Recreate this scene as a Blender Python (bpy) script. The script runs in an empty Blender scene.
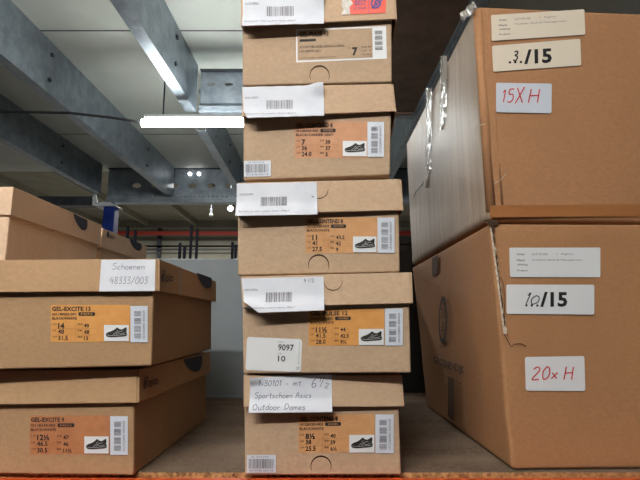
import bpy, bmesh, math, random
from mathutils import Vector, noise
random.seed(7)
scene = bpy.context.scene
COL = scene.collection
V = Vector

# ------------------------------------------------------------------ camera
CAMZ = 1.489                                   # lens height above the warehouse floor
F = 490.0
PITCH = math.atan(80 / 490)
CS, SN = math.cos(PITCH), math.sin(PITCH)
CAM = V((0, 0, CAMZ))
cd = bpy.data.cameras.new('camera'); cd.sensor_width = 36; cd.lens = F / 640 * 36
cd.clip_start = .02; cd.clip_end = 100
cam = bpy.data.objects.new('camera', cd); COL.objects.link(cam)
cam.location = CAM; cam.rotation_euler = (math.pi / 2 + PITCH, 0, 0)
scene.camera = cam

def ray(px, py):
    a, b = (px - 320) / F, (240 - py) / F
    return V((a, CS - b * SN, SN + b * CS))
def on_plane(px, py, P, n):
    d = ray(px, py)
    return CAM + d * ((P - CAM).dot(n) / d.dot(n))
def atY(px, py, Y):
    d = ray(px, py); return CAM + d * (Y / d.y)
def atZ(px, py, Z):
    d = ray(px, py); return CAM + d * ((Z - CAMZ) / d.z)

# ------------------------------------------------------------------ materials
def srgb(r, g, b):
    f = lambda c: (c / 255 / 12.92) if c / 255 <= .04045 else ((c / 255 + .055) / 1.055) ** 2.4
    return (f(r), f(g), f(b), 1)

def mat(name, col, rough=.6, metal=0., spec=.5, emit=0., emit_col=None):
    m = bpy.data.materials.new(name); m.use_nodes = True
    b = m.node_tree.nodes['Principled BSDF']
    b.inputs['Base Color'].default_value = col; b.inputs['Roughness'].default_value = rough
    b.inputs['Metallic'].default_value = metal; b.inputs['Specular IOR Level'].default_value = spec
    if emit:
        b.inputs['Emission Color'].default_value = emit_col or col
        b.inputs['Emission Strength'].default_value = emit
    return m

def grain(m, c1, c2, scale=(60, 60, 60), detail=6, bump=.15, bscale=None, lo=.35, hi=.65, dist=.002, c3=None, s3=6):
    """Two-tone noise grain with matching fine bump."""
    nt = m.node_tree; N = nt.nodes; L = nt.links; b = N['Principled BSDF']
    tc = N.new('ShaderNodeTexCoord'); mp = N.new('ShaderNodeMapping'); mp.inputs['Scale'].default_value = scale
    L.new(tc.outputs['Object'], mp.inputs['Vector'])
    nz = N.new('ShaderNodeTexNoise'); nz.inputs['Scale'].default_value = 1; nz.inputs['Detail'].default_value = detail
    nz.inputs['Roughness'].default_value = .65
    L.new(mp.outputs[0], nz.inputs['Vector'])
    cr = N.new('ShaderNodeValToRGB'); cr.color_ramp.elements[0].position = lo; cr.color_ramp.elements[1].position = hi
    cr.color_ramp.elements[0].color = c1; cr.color_ramp.elements[1].color = c2
    L.new(nz.outputs[0], cr.inputs[0])
    out = cr.outputs[0]
    if c3:
        n3 = N.new('ShaderNodeTexNoise'); n3.inputs['Scale'].default_value = s3; n3.inputs['Detail'].default_value = 3
        L.new(tc.outputs['Object'], n3.inputs['Vector'])
        r3 = N.new('ShaderNodeValToRGB'); r3.color_ramp.elements[0].position = .45; r3.color_ramp.elements[1].position = .72
        r3.color_ramp.elements[0].color = (0, 0, 0, 1); r3.color_ramp.elements[1].color = (.6, .6, .6, 1)
        L.new(n3.outputs[0], r3.inputs[0])
        mx = N.new('ShaderNodeMix'); mx.data_type = 'RGBA'
        L.new(r3.outputs[0], mx.inputs['Factor']); L.new(out, mx.inputs['A']); mx.inputs['B'].default_value = c3
        out = mx.outputs['Result']
    L.new(out, b.inputs['Base Color'])
    if bump:
        nb = N.new('ShaderNodeTexNoise'); nb.inputs['Scale'].default_value = bscale or 300; nb.inputs['Detail'].default_value = 4
        L.new(tc.outputs['Object'], nb.inputs['Vector'])
        bp = N.new('ShaderNodeBump'); bp.inputs['Strength'].default_value = bump; bp.inputs['Distance'].default_value = dist
        L.new(nb.outputs[0], bp.inputs['Height']); L.new(bp.outputs[0], b.inputs['Normal'])
    return m

def kraft(name, r, g, b, bump=.12, rough=.75):
    k = lambda q: srgb(r * q, g * q, b * q)
    return grain(mat(name, k(1), rough, spec=.25), k(.965), k(1.03), (160, 160, 240), 5, bump, 260, c3=k(.95), s3=9)

M = {}
M['kraft'] = kraft('kraft', 180, 154, 128)
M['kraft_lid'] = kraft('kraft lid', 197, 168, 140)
M['kraft_tan'] = kraft('kraft tan', 201, 162, 118)
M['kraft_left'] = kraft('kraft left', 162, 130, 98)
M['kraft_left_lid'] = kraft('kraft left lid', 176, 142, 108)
M['kraft_back_lit'] = kraft('kraft back lit', 226, 194, 166)  # made paler to stand in for extra light on the rear boxes
M['carton'] = kraft('carton', 168, 123, 88, .2)
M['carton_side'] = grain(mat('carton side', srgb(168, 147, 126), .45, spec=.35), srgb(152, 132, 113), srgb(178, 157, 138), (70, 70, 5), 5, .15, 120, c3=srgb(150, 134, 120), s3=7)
M['carton_shaded'] = kraft('carton shaded', 164, 120, 84, .2)  # same board as the upper carton, darkened for the weaker light lower down
M['cut'] = mat('cut edge', srgb(66, 44, 26), .9)
M['torn'] = grain(mat('torn paper', srgb(190, 175, 155), .9), srgb(150, 130, 108), srgb(215, 205, 190), (300, 300, 300), bump=.3)
M['ink'] = mat('ink', srgb(36, 32, 30), .7)
M['grey_ink'] = mat('grey ink', srgb(105, 102, 110), .7)
M['pen'] = mat('pen', srgb(112, 112, 130), .7)
M['marker'] = mat('black marker', srgb(22, 22, 24), .6)
M['red_marker'] = mat('red marker', srgb(196, 20, 28), .55)
M['orange'] = grain(mat('orange print', srgb(206, 144, 74), .7), srgb(202, 140, 70), srgb(211, 150, 80), (90, 90, 90), bump=.1)
M['orange_pale'] = grain(mat('pale orange print', srgb(198, 146, 98), .7), srgb(194, 142, 94), srgb(202, 151, 103), (90, 90, 90), bump=.1)
M['salmon'] = grain(mat('salmon print', srgb(196, 142, 106), .7), srgb(192, 138, 102), srgb(200, 147, 111), (90, 90, 90), bump=.1)
M['rust'] = grain(mat('rust print', srgb(172, 112, 72), .7), srgb(167, 107, 68), srgb(177, 118, 77), (90, 90, 90), bump=.1)
M['rule'] = mat('print rule', srgb(186, 128, 70), .7)
M['paper'] = grain(mat('paper', srgb(216, 220, 230), .65), srgb(211, 215, 226), srgb(221, 224, 233), (30, 30, 30), bump=.08, bscale=120)
M['sticker'] = mat('sticker', srgb(206, 213, 225), .45)
M['sticker_white'] = mat('white sticker', srgb(220, 222, 226), .45)
M['beige'] = mat('beige sticker', srgb(226, 214, 196), .5)
M['navy'] = mat('navy print', srgb(42, 46, 66), .7)
M['coral'] = mat('coral sticker', srgb(240, 92, 74), .35)
M['silver'] = grain(mat('torn sticker', srgb(216, 208, 200), .4), srgb(190, 182, 176), srgb(228, 222, 216), (150, 150, 150), bump=.3)
M['violet'] = mat('violet print', srgb(88, 68, 140), .5)
M['steel'] = grain(mat('galvanised steel', srgb(150, 160, 170), .42, .55), srgb(132, 143, 153), srgb(162, 172, 181), (14, 14, 14), 4, .03)
M['steel_dark'] = grain(mat('dark steel', srgb(74, 78, 84), .5, .6), srgb(60, 63, 70), srgb(88, 92, 98), (10, 10, 10), 4, 0)
M['ceiling'] = grain(mat('ceiling panel', srgb(222, 226, 217), .6), srgb(217, 221, 212), srgb(226, 230, 222), (3, 3, 3), 3, .02)
M['roof'] = grain(mat('roof sheet', srgb(150, 146, 132), .7), srgb(142, 138, 124), srgb(156, 152, 140), (2, 2, 2), 3, 0)
M['hall'] = grain(mat('hall wall', srgb(158, 156, 142), .8), srgb(150, 148, 134), srgb(164, 162, 150), (2, 2, 2), 3, 0)
M['concrete'] = grain(mat('concrete', srgb(92, 90, 87), .7), srgb(82, 80, 77), srgb(100, 98, 95), (3, 3, 3), 6, .05)
M['brown'] = grain(mat('brown board', srgb(118, 96, 82), .75), srgb(106, 86, 73), srgb(130, 106, 90), (9, 9, 9), 6, .2, 60)
M['blue'] = mat('blue paint', srgb(12, 48, 136), .45)
M['red'] = mat('red paint', srgb(168, 56, 42), .6)
M['orange_paint'] = mat('orange paint', srgb(206, 86, 42), .4)
M['black'] = mat('black plastic', srgb(16, 16, 18), .5)
M['black_post'] = mat('black post', srgb(9, 9, 12), .9, spec=0)
M['grey_board'] = grain(mat('grey board', srgb(116, 124, 131), .55), srgb(112, 120, 127), srgb(120, 128, 135), (4, 4, 4), 4, .02)
M['white_metal'] = mat('white metal', srgb(214, 220, 224), .4)
M['lamp'] = mat('lamp diffuser', (1, 1, 1, 1), .5, emit=78, emit_col=(.96, 1, .98, 1))
M['aisle_lamp'] = mat('aisle lamp diffuser', (1, 1, 1, 1), .5, emit=138, emit_col=(1, .965, .915, 1))
M['lamp_glow'] = mat('lamp_glow', (1, 1, 1, 1), .5, emit=6, emit_col=(1, 1, .98, 1))
M['dim_lens'] = mat('dim lens', srgb(60, 62, 58), .6)
M['cable'] = mat('cable', srgb(30, 30, 32), .6)

# chipboard: flat flakes
def chip(name, a, b, c):
    m = mat(name, a, .85, spec=.2); nt = m.node_tree; N = nt.nodes; L = nt.links; bs = N['Principled BSDF']
    tc = N.new('ShaderNodeTexCoord')
    vo = N.new('ShaderNodeTexVoronoi'); vo.inputs['Scale'].default_value = 260
    L.new(tc.outputs['Object'], vo.inputs['Vector'])
    cr = N.new('ShaderNodeValToRGB'); cr.color_ramp.elements[0].color = a; cr.color_ramp.elements[1].color = b
    sp = N.new('ShaderNodeSeparateColor'); L.new(vo.outputs['Color'], sp.inputs[0]); L.new(sp.outputs[0], cr.inputs[0])
    nz = N.new('ShaderNodeTexNoise'); nz.inputs['Scale'].default_value = 7; nz.inputs['Detail'].default_value = 5
    mp = N.new('ShaderNodeMapping'); mp.inputs['Scale'].default_value = (.6, 2.2, 1)
    L.new(tc.outputs['Object'], mp.inputs['Vector']); L.new(mp.outputs[0], nz.inputs['Vector'])
    r2 = N.new('ShaderNodeValToRGB'); r2.color_ramp.elements[0].position = .4; r2.color_ramp.elements[1].position = .75
    L.new(nz.outputs[0], r2.inputs[0])
    mx = N.new('ShaderNodeMix'); mx.data_type = 'RGBA'
    L.new(r2.outputs[0], mx.inputs['Factor']); L.new(cr.outputs[0], mx.inputs['A']); mx.inputs['B'].default_value = c
    L.new(mx.outputs['Result'], bs.inputs['Base Color'])
    bp = N.new('ShaderNodeBump'); bp.inputs['Strength'].default_value = .3; bp.inputs['Distance'].default_value = .002
    L.new(sp.outputs[0], bp.inputs['Height']); L.new(bp.outputs[0], bs.inputs['Normal'])
    return m
M['chip'] = chip('chipboard top', srgb(90, 75, 62), srgb(114, 97, 83), srgb(126, 108, 93))
M['chip_edge'] = chip('chipboard edge', srgb(96, 62, 36), srgb(206, 158, 108), srgb(176, 124, 80))

# ------------------------------------------------------------------ object helpers
def tag(o, label=None, cat=None, group=None, kind=None):
    if label: o['label'] = label
    if cat: o['category'] = cat
    if group: o['group'] = group
    if label and not kind: o['kind'] = 'thing' if cat else o.get('kind', 'thing')
    if kind: o['kind'] = kind
    return o
def empty(name, loc):
    o = bpy.data.objects.new(name, None); COL.objects.link(o); o.location = loc
    o.empty_display_size = .05
    return o

class MB:
    """A mesh being built in world coordinates; build() links it, shifted to its root's origin."""
    def __init__(s): s.v = []; s.f = []; s.m = []; s.sm = False
    def add(s, vs, fs, mi=0):
        k = len(s.v); s.v += [V(p) for p in vs]
        for f in fs: s.f.append([i + k for i in f]); s.m.append(mi)
    def box(s, x0, y0, z0, x1, y1, z1, mi=0):
        s.hexa([V((x0, y0, z0)), V((x1, y0, z0)), V((x1, y1, z0)), V((x0, y1, z0)),
                V((x0, y0, z1)), V((x1, y0, z1)), V((x1, y1, z1)), V((x0, y1, z1))], mi)
    def hexa(s, c, mi=0):   # 4 bottom (front-left, front-right, back-right, back-left) then 4 top
        s.add(c, [(0, 3, 2, 1), (4, 5, 6, 7), (0, 1, 5, 4), (1, 2, 6, 5), (2, 3, 7, 6), (3, 0, 4, 7)], mi)
    def tube(s, pts, r, n=10, mi=0):
        rings = []
        for i, p in enumerate(pts):
            p = V(p); t = (V(pts[min(i + 1, len(pts) - 1)]) - V(pts[max(i - 1, 0)])).normalized()
            a = t.orthogonal().normalized(); b = t.cross(a)
            rings.append([p + (a * math.cos(q) + b * math.sin(q)) * r for q in [2 * math.pi * k / n for k in range(n)]])
        vs = [q for R in rings for q in R]; fs = []
        for i in range(len(rings) - 1):
            for k in range(n): fs.append((i * n + k, i * n + (k + 1) % n, (i + 1) * n + (k + 1) % n, (i + 1) * n + k))
        fs.append(tuple(range(n))[::-1]); fs.append(tuple((len(rings) - 1) * n + k for k in range(n)))
        s.add(vs, fs, mi)
    def build(s, name, mats, root=None, parent=None, bevel=0, smooth=False, solid=0, seg=2):
        off = V(root.location) if root else V((0, 0, 0))
        me = bpy.data.meshes.new(name)
        me.from_pydata([tuple(p - off) for p in s.v], [], s.f)
        for m in (mats if isinstance(mats, (list, tuple)) else [mats]): me.materials.append(m)
        for p, mi in zip(me.polygons, s.m): p.material_index = mi
        me.update()
        bm = bmesh.new(); bm.from_mesh(me); bmesh.ops.recalc_face_normals(bm, faces=bm.faces) if not s.sm else None
        bm.to_mesh(me); bm.free()
        o = bpy.data.objects.new(name, me); COL.objects.link(o)
        if parent or root: o.parent = parent or root
        if solid:
            q = o.modifiers.new('solid', 'SOLIDIFY'); q.thickness = solid; q.offset = -1; q.use_even_offset = True
        if bevel:
            q = o.modifiers.new('bevel', 'BEVEL'); q.width = bevel; q.segments = seg; q.limit_method = 'ANGLE'; q.angle_limit = math.radians(40)
        if smooth:
            for p in me.polygons: p.use_smooth = True
        return o

def lerp(a, b, t): return a + (b - a) * t
def bil(q, u, v):       # q = TL,TR,BR,BL ; v down
    return tuple(lerp(lerp(q[0][i], q[1][i], u), lerp(q[3][i], q[2][i], u), v) for i in (0, 1))

class Face:
    """A real face of a box: image positions land on its plane; curl lifts paper off it."""
    def __init__(s, P, n, curl=None): s.P = V(P); s.n = V(n).normalized(); s.curl = curl
    def p(s, px, py, off=0.):
        b = on_plane(px, py, s.P, s.n)
        return b + s.n * (off + (s.curl(px, py) if s.curl else 0))
    def lifted(s, d, curl=None): return Face(s.P + s.n * d, s.n, curl)

def patch(mb, face, q, off, nx=1, ny=1, mi=0, th=0.):
    vs = [face.p(*bil(q, i / nx, j / ny), off) for j in range(ny + 1) for i in range(nx + 1)]
    fs = [(j * (nx + 1) + i, j * (nx + 1) + i + 1, (j + 1) * (nx + 1) + i + 1, (j + 1) * (nx + 1) + i)
          for j in range(ny) for i in range(nx)]
    mb.add(vs, fs, mi)
def rect(x0, y0, x1, y1, sl=0.): return [(x0, y0), (x1, y0 + sl * (x1 - x0)), (x1, y1 + sl * (x1 - x0)), (x0, y1)]
def rounded(mb, face, q, off, r=.12, mi=0):
    w = math.dist(q[0], q[1]); h = math.dist(q[0], q[3]); ru, rv = r * h / w, r
    pts = []
    for cu, cv, a0 in ((1 - ru, 1 - rv, 0), (ru, 1 - rv, 90), (ru, rv, 180), (1 - ru, rv, 270)):
        for k in range(5):
            a = math.radians(a0 + k * 22.5); pts.append((cu + ru * math.cos(a), cv + rv * math.sin(a)))
    vs = [face.p(*bil(q, *p), off) for p in pts]
    mb.add(vs, [tuple(range(len(vs)))], mi)

_tc = {}
def glyphs(s, bold=0.):
    k = (s, bold)
    if k not in _tc:
        c = bpy.data.curves.new('t', 'FONT'); c.body = s; c.resolution_u = 2; c.offset = bold; c.fill_mode = 'FRONT'
        o = bpy.data.objects.new('t', c); COL.objects.link(o)
        me = bpy.data.meshes.new_from_object(o.evaluated_get(bpy.context.evaluated_depsgraph_get()))
        vs = [tuple(v.co[:2]) for v in me.vertices]; fs = [tuple(p.vertices) for p in me.polygons]
        bpy.data.objects.remove(o); bpy.data.curves.remove(c); bpy.data.meshes.remove(me)
        xs = [v[0] for v in vs]; ys = [v[1] for v in vs]
        _tc[k] = (vs, fs, min(xs), max(xs), min(ys), max(ys))
    return _tc[k]
def text(mb, face, s, q, off, mi=0, bold=0., skew=0.):
    """s stretched over the image quad q (or x0,y0,x1,y1)."""
    if len(q) in (4, 5) and not isinstance(q[0], tuple): q = rect(*q)
    vs, fs, x0, x1, y0, y1 = glyphs(s, bold)
    out = []
    for x, y in vs:
        u, v = (x - x0) / (x1 - x0), 1 - (y - y0) / (y1 - y0)
        out.append(face.p(*bil(q, u + skew * (1 - v), v), off))
    mb.add(out, fs, mi)

# pen strokes: x right, y up, 0 baseline, .5 x-height, 1 cap height
H = {
 'S': [[(.5, .9), (.3, 1), (.08, .85), (.15, .6), (.42, .45), (.45, .15), (.2, 0), (0, .12)]],
 'c': [[(.36, .42), (.2, .5), (.03, .3), (.1, .03), (.36, .08)]],
 'h': [[(.05, 1), (.05, 0)], [(.05, .3), (.22, .5), (.35, .38), (.36, 0)]],
 'o': [[(.2, .5), (.02, .3), (.1, 0), (.34, .1), (.34, .4), (.2, .5)]],
 'e': [[(.04, .25), (.34, .3), (.25, .5), (.05, .36), (.08, .04), (.36, .06)]],
 'n': [[(.05, .5), (.05, 0)], [(.05, .3), (.22, .5), (.35, .38), (.36, 0)]],
 'p': [[(.05, .5), (.03, -.35)], [(.05, .35), (.22, .5), (.38, .3), (.22, .02), (.05, .1)]],
 'r': [[(.05, .5), (.05, 0)], [(.05, .3), (.18, .48), (.32, .44)]],
 't': [[(.16, .85), (.14, .08), (.3, .02)], [(0, .55), (.32, .57)]],
 's': [[(.32, .44), (.16, .5), (.06, .36), (.28, .2), (.24, .02), (.02, .06)]],
 'A': [[(0, 0), (.26, 1), (.5, 0)], [(.1, .36), (.42, .38)]],
 'i': [[(.08, .5), (.08, 0)], [(.08, .68), (.09, .72)]],
 'u': [[(.04, .5), (.06, .1), (.2, 0), (.34, .15), (.34, .5)], [(.34, .2), (.38, 0)]],
 'O': [[(.26, .95), (.02, .6), (.1, .05), (.4, .05), (.5, .55), (.26, .95)]],
 'd': [[(.34, .42), (.18, .5), (.03, .25), (.15, 0), (.34, .12)], [(.36, 1), (.36, 0)]],
 'D': [[(.05, 1), (.05, 0)], [(.05, 1), (.4, .85), (.45, .3), (.05, 0)]],
 'a': [[(.32, .42), (.16, .5), (.03, .25), (.14, 0), (.32, .15)], [(.33, .5), (.36, 0)]],
 'm': [[(.03, .5), (.03, 0)], [(.03, .35), (.16, .5), (.25, .35), (.25, 0)], [(.25, .35), (.38, .5), (.48, .35), (.48, 0)]],
 '.': [[(.06, .02), (.08, .04)]], '-': [[(.04, .3), (.3, .32)]], '/': [[(.02, -.1), (.34, 1.05)]],
 '0': [[(.2, 1), (.02, .6), (.1, .02), (.34, .2), (.36, .75), (.2, 1)]],
 '1': [[(.04, .75), (.16, 1), (.14, 0)]],
 '2': [[(.04, .8), (.2, 1), (.36, .75), (.04, .02), (.4, .04)]],
 '3': [[(.04, .9), (.28, 1), (.3, .7), (.12, .55), (.36, .4), (.26, .02), (.02, .08)]],
 '4': [[(.2, 1), (.02, .4), (.38, .42)], [(.3, .7), (.28, 0)]],
 '5': [[(.36, 1), (.1, .98), (.07, .6), (.3, .6), (.36, .25), (.2, .0), (.02, .06)]],
 '6': [[(.3, 1), (.05, .5), (.12, .02), (.34, .15), (.28, .45), (.06, .35)]],
 '8': [[(.2, .52), (.04, .8), (.2, 1), (.34, .8), (.04, .25), (.2, 0), (.36, .22), (.2, .52)]],
 'x': [[(.02, .55), (.36, 0)], [(.36, .55), (.02, 0)]], 'X': [[(.02, 1), (.42, 0)], [(.42, 1.05), (.02, -.05)]],
 'H': [[(.04, 1), (.02, 0)], [(.42, 1), (.44, 0)], [(.03, .5), (.43, .54)]],
 ' ': [],
}
ADV = {'m': .62, 'i': .26, '.': .22, 't': .42, ' ': .4, 'S': .62, 'O': .66, 'D': .62, 'A': .62, '1': .34, 'H': .6, 'X': .56}
def smooth_line(p, n=4):
    if len(p) < 3: return p
    out = []
    for i in range(len(p) - 1):
        a, b, c, d = p[max(i - 1, 0)], p[i], p[i + 1], p[min(i + 2, len(p) - 1)]
        for k in range(n):
            t = k / n
            out.append(tuple(.5 * (2 * b[j] + (c[j] - a[j]) * t + (2 * a[j] - 5 * b[j] + 4 * c[j] - d[j]) * t * t + (3 * b[j] - a[j] - 3 * c[j] + d[j]) * t ** 3) for j in (0, 1)))
    out.append(p[-1]); return out
def ribbon(mb, face, pts, w, off, mi=0):
    vs = []
    for i, p in enumerate(pts):
        a, b = pts[max(i - 1, 0)], pts[min(i + 1, len(pts) - 1)]
        dx, dy = b[0] - a[0], b[1] - a[1]; l = math.hypot(dx, dy) or 1
        nx, ny = -dy / l * w / 2, dx / l * w / 2
        vs += [face.p(p[0] + nx, p[1] + ny, off), face.p(p[0] - nx, p[1] - ny, off)]
    mb.add(vs, [(2 * i, 2 * i + 1, 2 * i + 3, 2 * i + 2) for i in range(len(pts) - 1)], mi)
def write(mb, face, s, x0, ybase, x1, h, off, w=.8, mi=0, slope=0., slant=.12):
    tot = sum(ADV.get(c, .48) for c in s); sx = (x1 - x0) / tot; x = 0
    for c in s:
        for st in H[c]:
            pts = [(x0 + (x + px + slant * py) * sx, ybase + slope * (x + px) * sx - py * h) for px, py in st]
            ribbon(mb, face, smooth_line(pts), w, off, mi)
        x += ADV.get(c, .48)

def bars(mb, face, q, off, vertical=True, mi=0, n=26, seed=1):
    r = random.Random(seed); t = 0
    while t < 1:
        w = r.choice((.012, .012, .02, .032)); g = r.choice((.014, .02, .03))
        if t + w > 1: break
        if vertical: qq = [bil(q, t, 0), bil(q, t + w, 0), bil(q, t + w, 1), bil(q, t, 1)]
        else: qq = [bil(q, 0, t), bil(q, 1, t), bil(q, 1, t + w), bil(q, 0, t + w)]
        patch(mb, face, qq, off, 4 if vertical else 1, 1, mi) if False else patch(mb, face, qq, off, 1, 3 if vertical else 1, mi)
        t += w + g

SHOE = [(.02, .30), (.03, .44), (.12, .56), (.28, .66), (.42, .80), (.50, .92), (.56, .96), (.62, .86), (.74, .80), (.86, .90), (.95, .98),
        (.98, .80), (.96, .60), (.99, .42), (.97, .26), (.80, .20), (.55, .17), (.30, .14), (.10, .18)]
def shoe_print(mb, face, q, off, mi_black, mi_white):
    x0, y0 = .06, .14
    mp = lambda p: bil(q, x0 + .88 * p[0], 1 - (y0 + .74 * p[1]))
    pts = smooth_line(SHOE + [SHOE[0]], 3)[:-1]
    mb.add([face.p(*mp(p), off) for p in pts], [tuple(range(len(pts)))], mi_black)
    for l in ([(.05, .34), (.3, .28), (.6, .32), (.95, .36)], [(.34, .34), (.5, .56), (.56, .74)], [(.48, .34), (.62, .6), (.8, .66)], [(.58, .5), (.72, .42), (.9, .52)]):
        ribbon(mb, face, [mp(p) for p in smooth_line(l)], .24, off + .0002, mi_white)

def swirl(mb, face, q, off, w, mi=0):
    """The round swirl that stands before the maker's lettering."""
    outer = [(.95, .75), (.7, .98), (.25, .9), (.05, .5), (.2, .12), (.55, .1), (.78, .4), (.62, .7), (.4, .62), (.35, .38), (.55, .28)]
    ribbon(mb, face, [bil(q, x, 1 - y) for x, y in smooth_line(outer)], w, off, mi)
    ribbon(mb, face, [bil(q, x, 1 - y) for x, y in smooth_line([(.1, .02), (.35, .3), (.8, .6), (1.05, 1.0)])], w * .8, off, mi)

# ------------------------------------------------------------------ shoe boxes
T = .0004
SH = CAMZ - .186                                # top of the shelf board
def shoe_box(label, body_px, lid_px, Y, yaw, L, m, group, flare=.0015, OV=.004, twist=1.4):
    """body_px / lid_px: TL,TR,BR,BL of the end panel. Returns root and its faces."""
    a = math.radians(yaw); u = V((math.cos(a), math.sin(a), 0)); n = V((math.sin(a), -math.cos(a), 0)); back = -n * L
    fb = Face(V((0, Y, CAMZ)), n); 
    a2 = math.radians(yaw + twist); n2 = V((math.sin(a2), -math.cos(a2), 0))
    pv = fb.p(body_px[1][0], body_px[1][1]) + n * OV
    fl = Face(pv, n2); fl2 = fl.lifted(flare)
    q = [fb.p(*p) for p in body_px]
    for k in (2, 3): q[k].z = max(q[k].z, SH + .0006)
    base = (q[3] + q[2]) / 2 + back / 2
    root = empty('shoe_box', base)
    tag(root, label, 'box', group)
    # body: closed carton, its top tucked under the lid
    up = V((0, 0, .028))
    tl, tr = q[0] + up, q[1] + up
    mb = MB(); mb.hexa([q[3], q[2], q[2] + back, q[3] + back, tl, tr, tr + back, tl + back])
    body = mb.build('body', m, root, bevel=.0022, seg=3)
    # lid: open-bottomed tray with a folded end flap
    t = [fl.p(*p) for p in lid_px[:2]]; b = [fl2.p(*p) for p in lid_px[2:]]      # b = BR, BL
    Lb = back * ((L + 2 * OV) / L)
    fr = n * 0
    c = [b[1], b[0], b[0] + Lb - n * -flare, b[1] + Lb - n * -flare, t[0], t[1], t[1] + Lb, t[0] + Lb]
    c[1] = c[1] + u * .0006; c[2] = c[2] + u * .0006
    mb = MB(); mb.add(c, [(4, 5, 6, 7), (0, 1, 5, 4), (1, 2, 6, 5), (2, 3, 7, 6), (3, 0, 4, 7)])
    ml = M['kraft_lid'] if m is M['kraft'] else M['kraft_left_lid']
    lid = mb.build('lid', ml, root, bevel=.0016, solid=.0016, seg=2)
    # folded flap in front of the tray, a little shorter than the tray
    d = .0012
    g0, g1 = u * .0012, u * -.0026
    mb = MB(); e = [c[0] + g0, c[1] + g1, c[5] + g1, c[4] + g0]
    mb.hexa([e[0] + n * .0002, e[1] + n * .0002, e[1] - n * .0010, e[0] - n * .0010,
             e[3] + n * .0002, e[2] + n * .0002, e[2] - n * .0010, e[3] - n * .0010])
    for i in range(8): mb.v[i] += n * d
    mb.build('flap', ml, root, lid, bevel=.0006)
    fl = Face((t[0] + t[1] + b[0] + b[1]) / 4 + n * .0014, (t[1] - t[0]).cross(b[1] - t[0]) * -1)
    if fl.n.dot(n) < 0: fl.n = -fl.n
    fs = Face((q[1] + q[2]) / 2, u); fls = Face((c[1] + c[5]) / 2 + u * .0003, (c[2] - c[1]).cross(c[5] - c[1]))
    if fls.n.dot(u) < 0: fls.n = -fls.n
    return dict(root=root, body=body, lid=lid, front=fb, lidf=fl, side=fs, lids=fls)

def size_label(B, q, title, code, pill, colour, rows, m, sl=0., tx=None, title_w=None):
    """Printed end-panel patch with sizes; q its image rectangle."""
    x0, y0, x1, y1 = q; f = B['front']
    mb = MB(); patch(mb, f, rect(x0, y0, x1, y1, sl), T); o = mb.build('size_label', m, B['root'], B['body'])
    mb = MB(); k = (x1 - x0) / 72; ky = (y1 - y0) / 37; X = x0 + 1.2 * k; off = T * 2
    Y = lambda x, y: y0 + y * ky + sl * (x - x0)
    tw = title_w or 36
    text(mb, f, title, (X, Y(X, 1.8), X + tw * k, Y(X, 6.2), sl), off, 0, .03)
    text(mb, f, code, (X, Y(X, 8), X + 22 * k, Y(X, 10.6), sl), off, 0, .02)
    rounded(mb, f, rect(X + 24 * k, Y(X + 24 * k, 7.4), X + 39 * k, Y(X + 24 * k, 11), sl), off, .25)
    text(mb, f, pill, (X + 26.5 * k, Y(X + 26 * k, 8.3), X + 36.5 * k, Y(X + 26 * k, 10.2), sl), off * 2, 1)
    text(mb, f, colour, (X, Y(X, 12.2), X + len(colour) * 2.05 * k, Y(X, 14.8), sl), off, 0, .015)
    for i, (a, b, ta, tb) in enumerate(rows):
        yy = 18.6 + i * 6.3; big = 1.2 if i == 0 else 0
        cx = X + 5.5 * k
        def w(s, h):
            g = glyphs(s, .02); return h * ky * (g[3] - g[2]) / (g[5] - g[4]) * .96
        text(mb, f, ta, (X + .4 * k, Y(X, yy - .2), X + 4.3 * k, Y(X, yy + 1.5), sl), off)
        text(mb, f, a, (cx, Y(cx, yy - .6), cx + w(a, 4.6 + big), Y(cx, yy + 4 + big), sl), off, 0, .035 if i == 0 else .02)
        cx = X + 29 * k
        text(mb, f, tb, (cx - 5.4 * k, Y(cx, yy - .2), cx - 1.2 * k, Y(cx, yy + 1.5), sl), off)
        text(mb, f, b, (cx, Y(cx, yy + .1), cx + w(b, 4), Y(cx, yy + 4.1), sl), off, 0, .02)
        if i:
            patch(mb, f, rect(X, Y(X, yy - 1.5), X + 43 * k, Y(X, yy - 1.2), sl), off, mi=2)
    patch(mb, f, rect(X + 21.3 * k, Y(X + 21 * k, 17.5), X + 21.6 * k, Y(X + 21 * k, 36), 0), off, mi=2)
    mb.build('lettering', [M['ink'], m, M['rule']], B['root'], o)
    return o
def shoe_patch(B, q, sl=0.):
    f = B['front']; mb = MB(); patch(mb, f, rect(*q, sl), T * 3); o = mb.build('shoe_picture', M['sticker_white'], B['root'], B['body'])
    mb = MB(); shoe_print(mb, f, rect(*q, sl), T * 4, 0, 1); mb.build('shoe_print', [M['ink'], M['sticker_white']], B['root'], o)
def code_strip(B, q, seed, sl=0.):
    x0, y0, x1, y1 = q; f = B['front']; mb = MB(); patch(mb, f, rect(*q, sl), T * 3); o = mb.build('barcode_sticker', M['sticker'], B['root'], B['body'])
    mb = MB(); w, h = x1 - x0, y1 - y0
    for a, b, s in ((.14, .28, 1), (.33, .5, 2), (.55, .72, 3), (.76, .9, 4)):
        bars(mb, f, rect(x0 + .22 * w, y0 + a * h, x0 + .62 * w, y0 + b * h, sl), T * 4, False, seed=seed * 7 + s)
    text(mb, f, '1012320003 4550329', [(x0 + .72 * w, y0 + .9 * h), (x0 + .72 * w, y0 + .12 * h), (x0 + .84 * w, y0 + .12 * h), (x0 + .84 * w, y0 + .9 * h)], T * 4)
    mb.build('bars', M['grey_ink'], B['root'], o)
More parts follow.
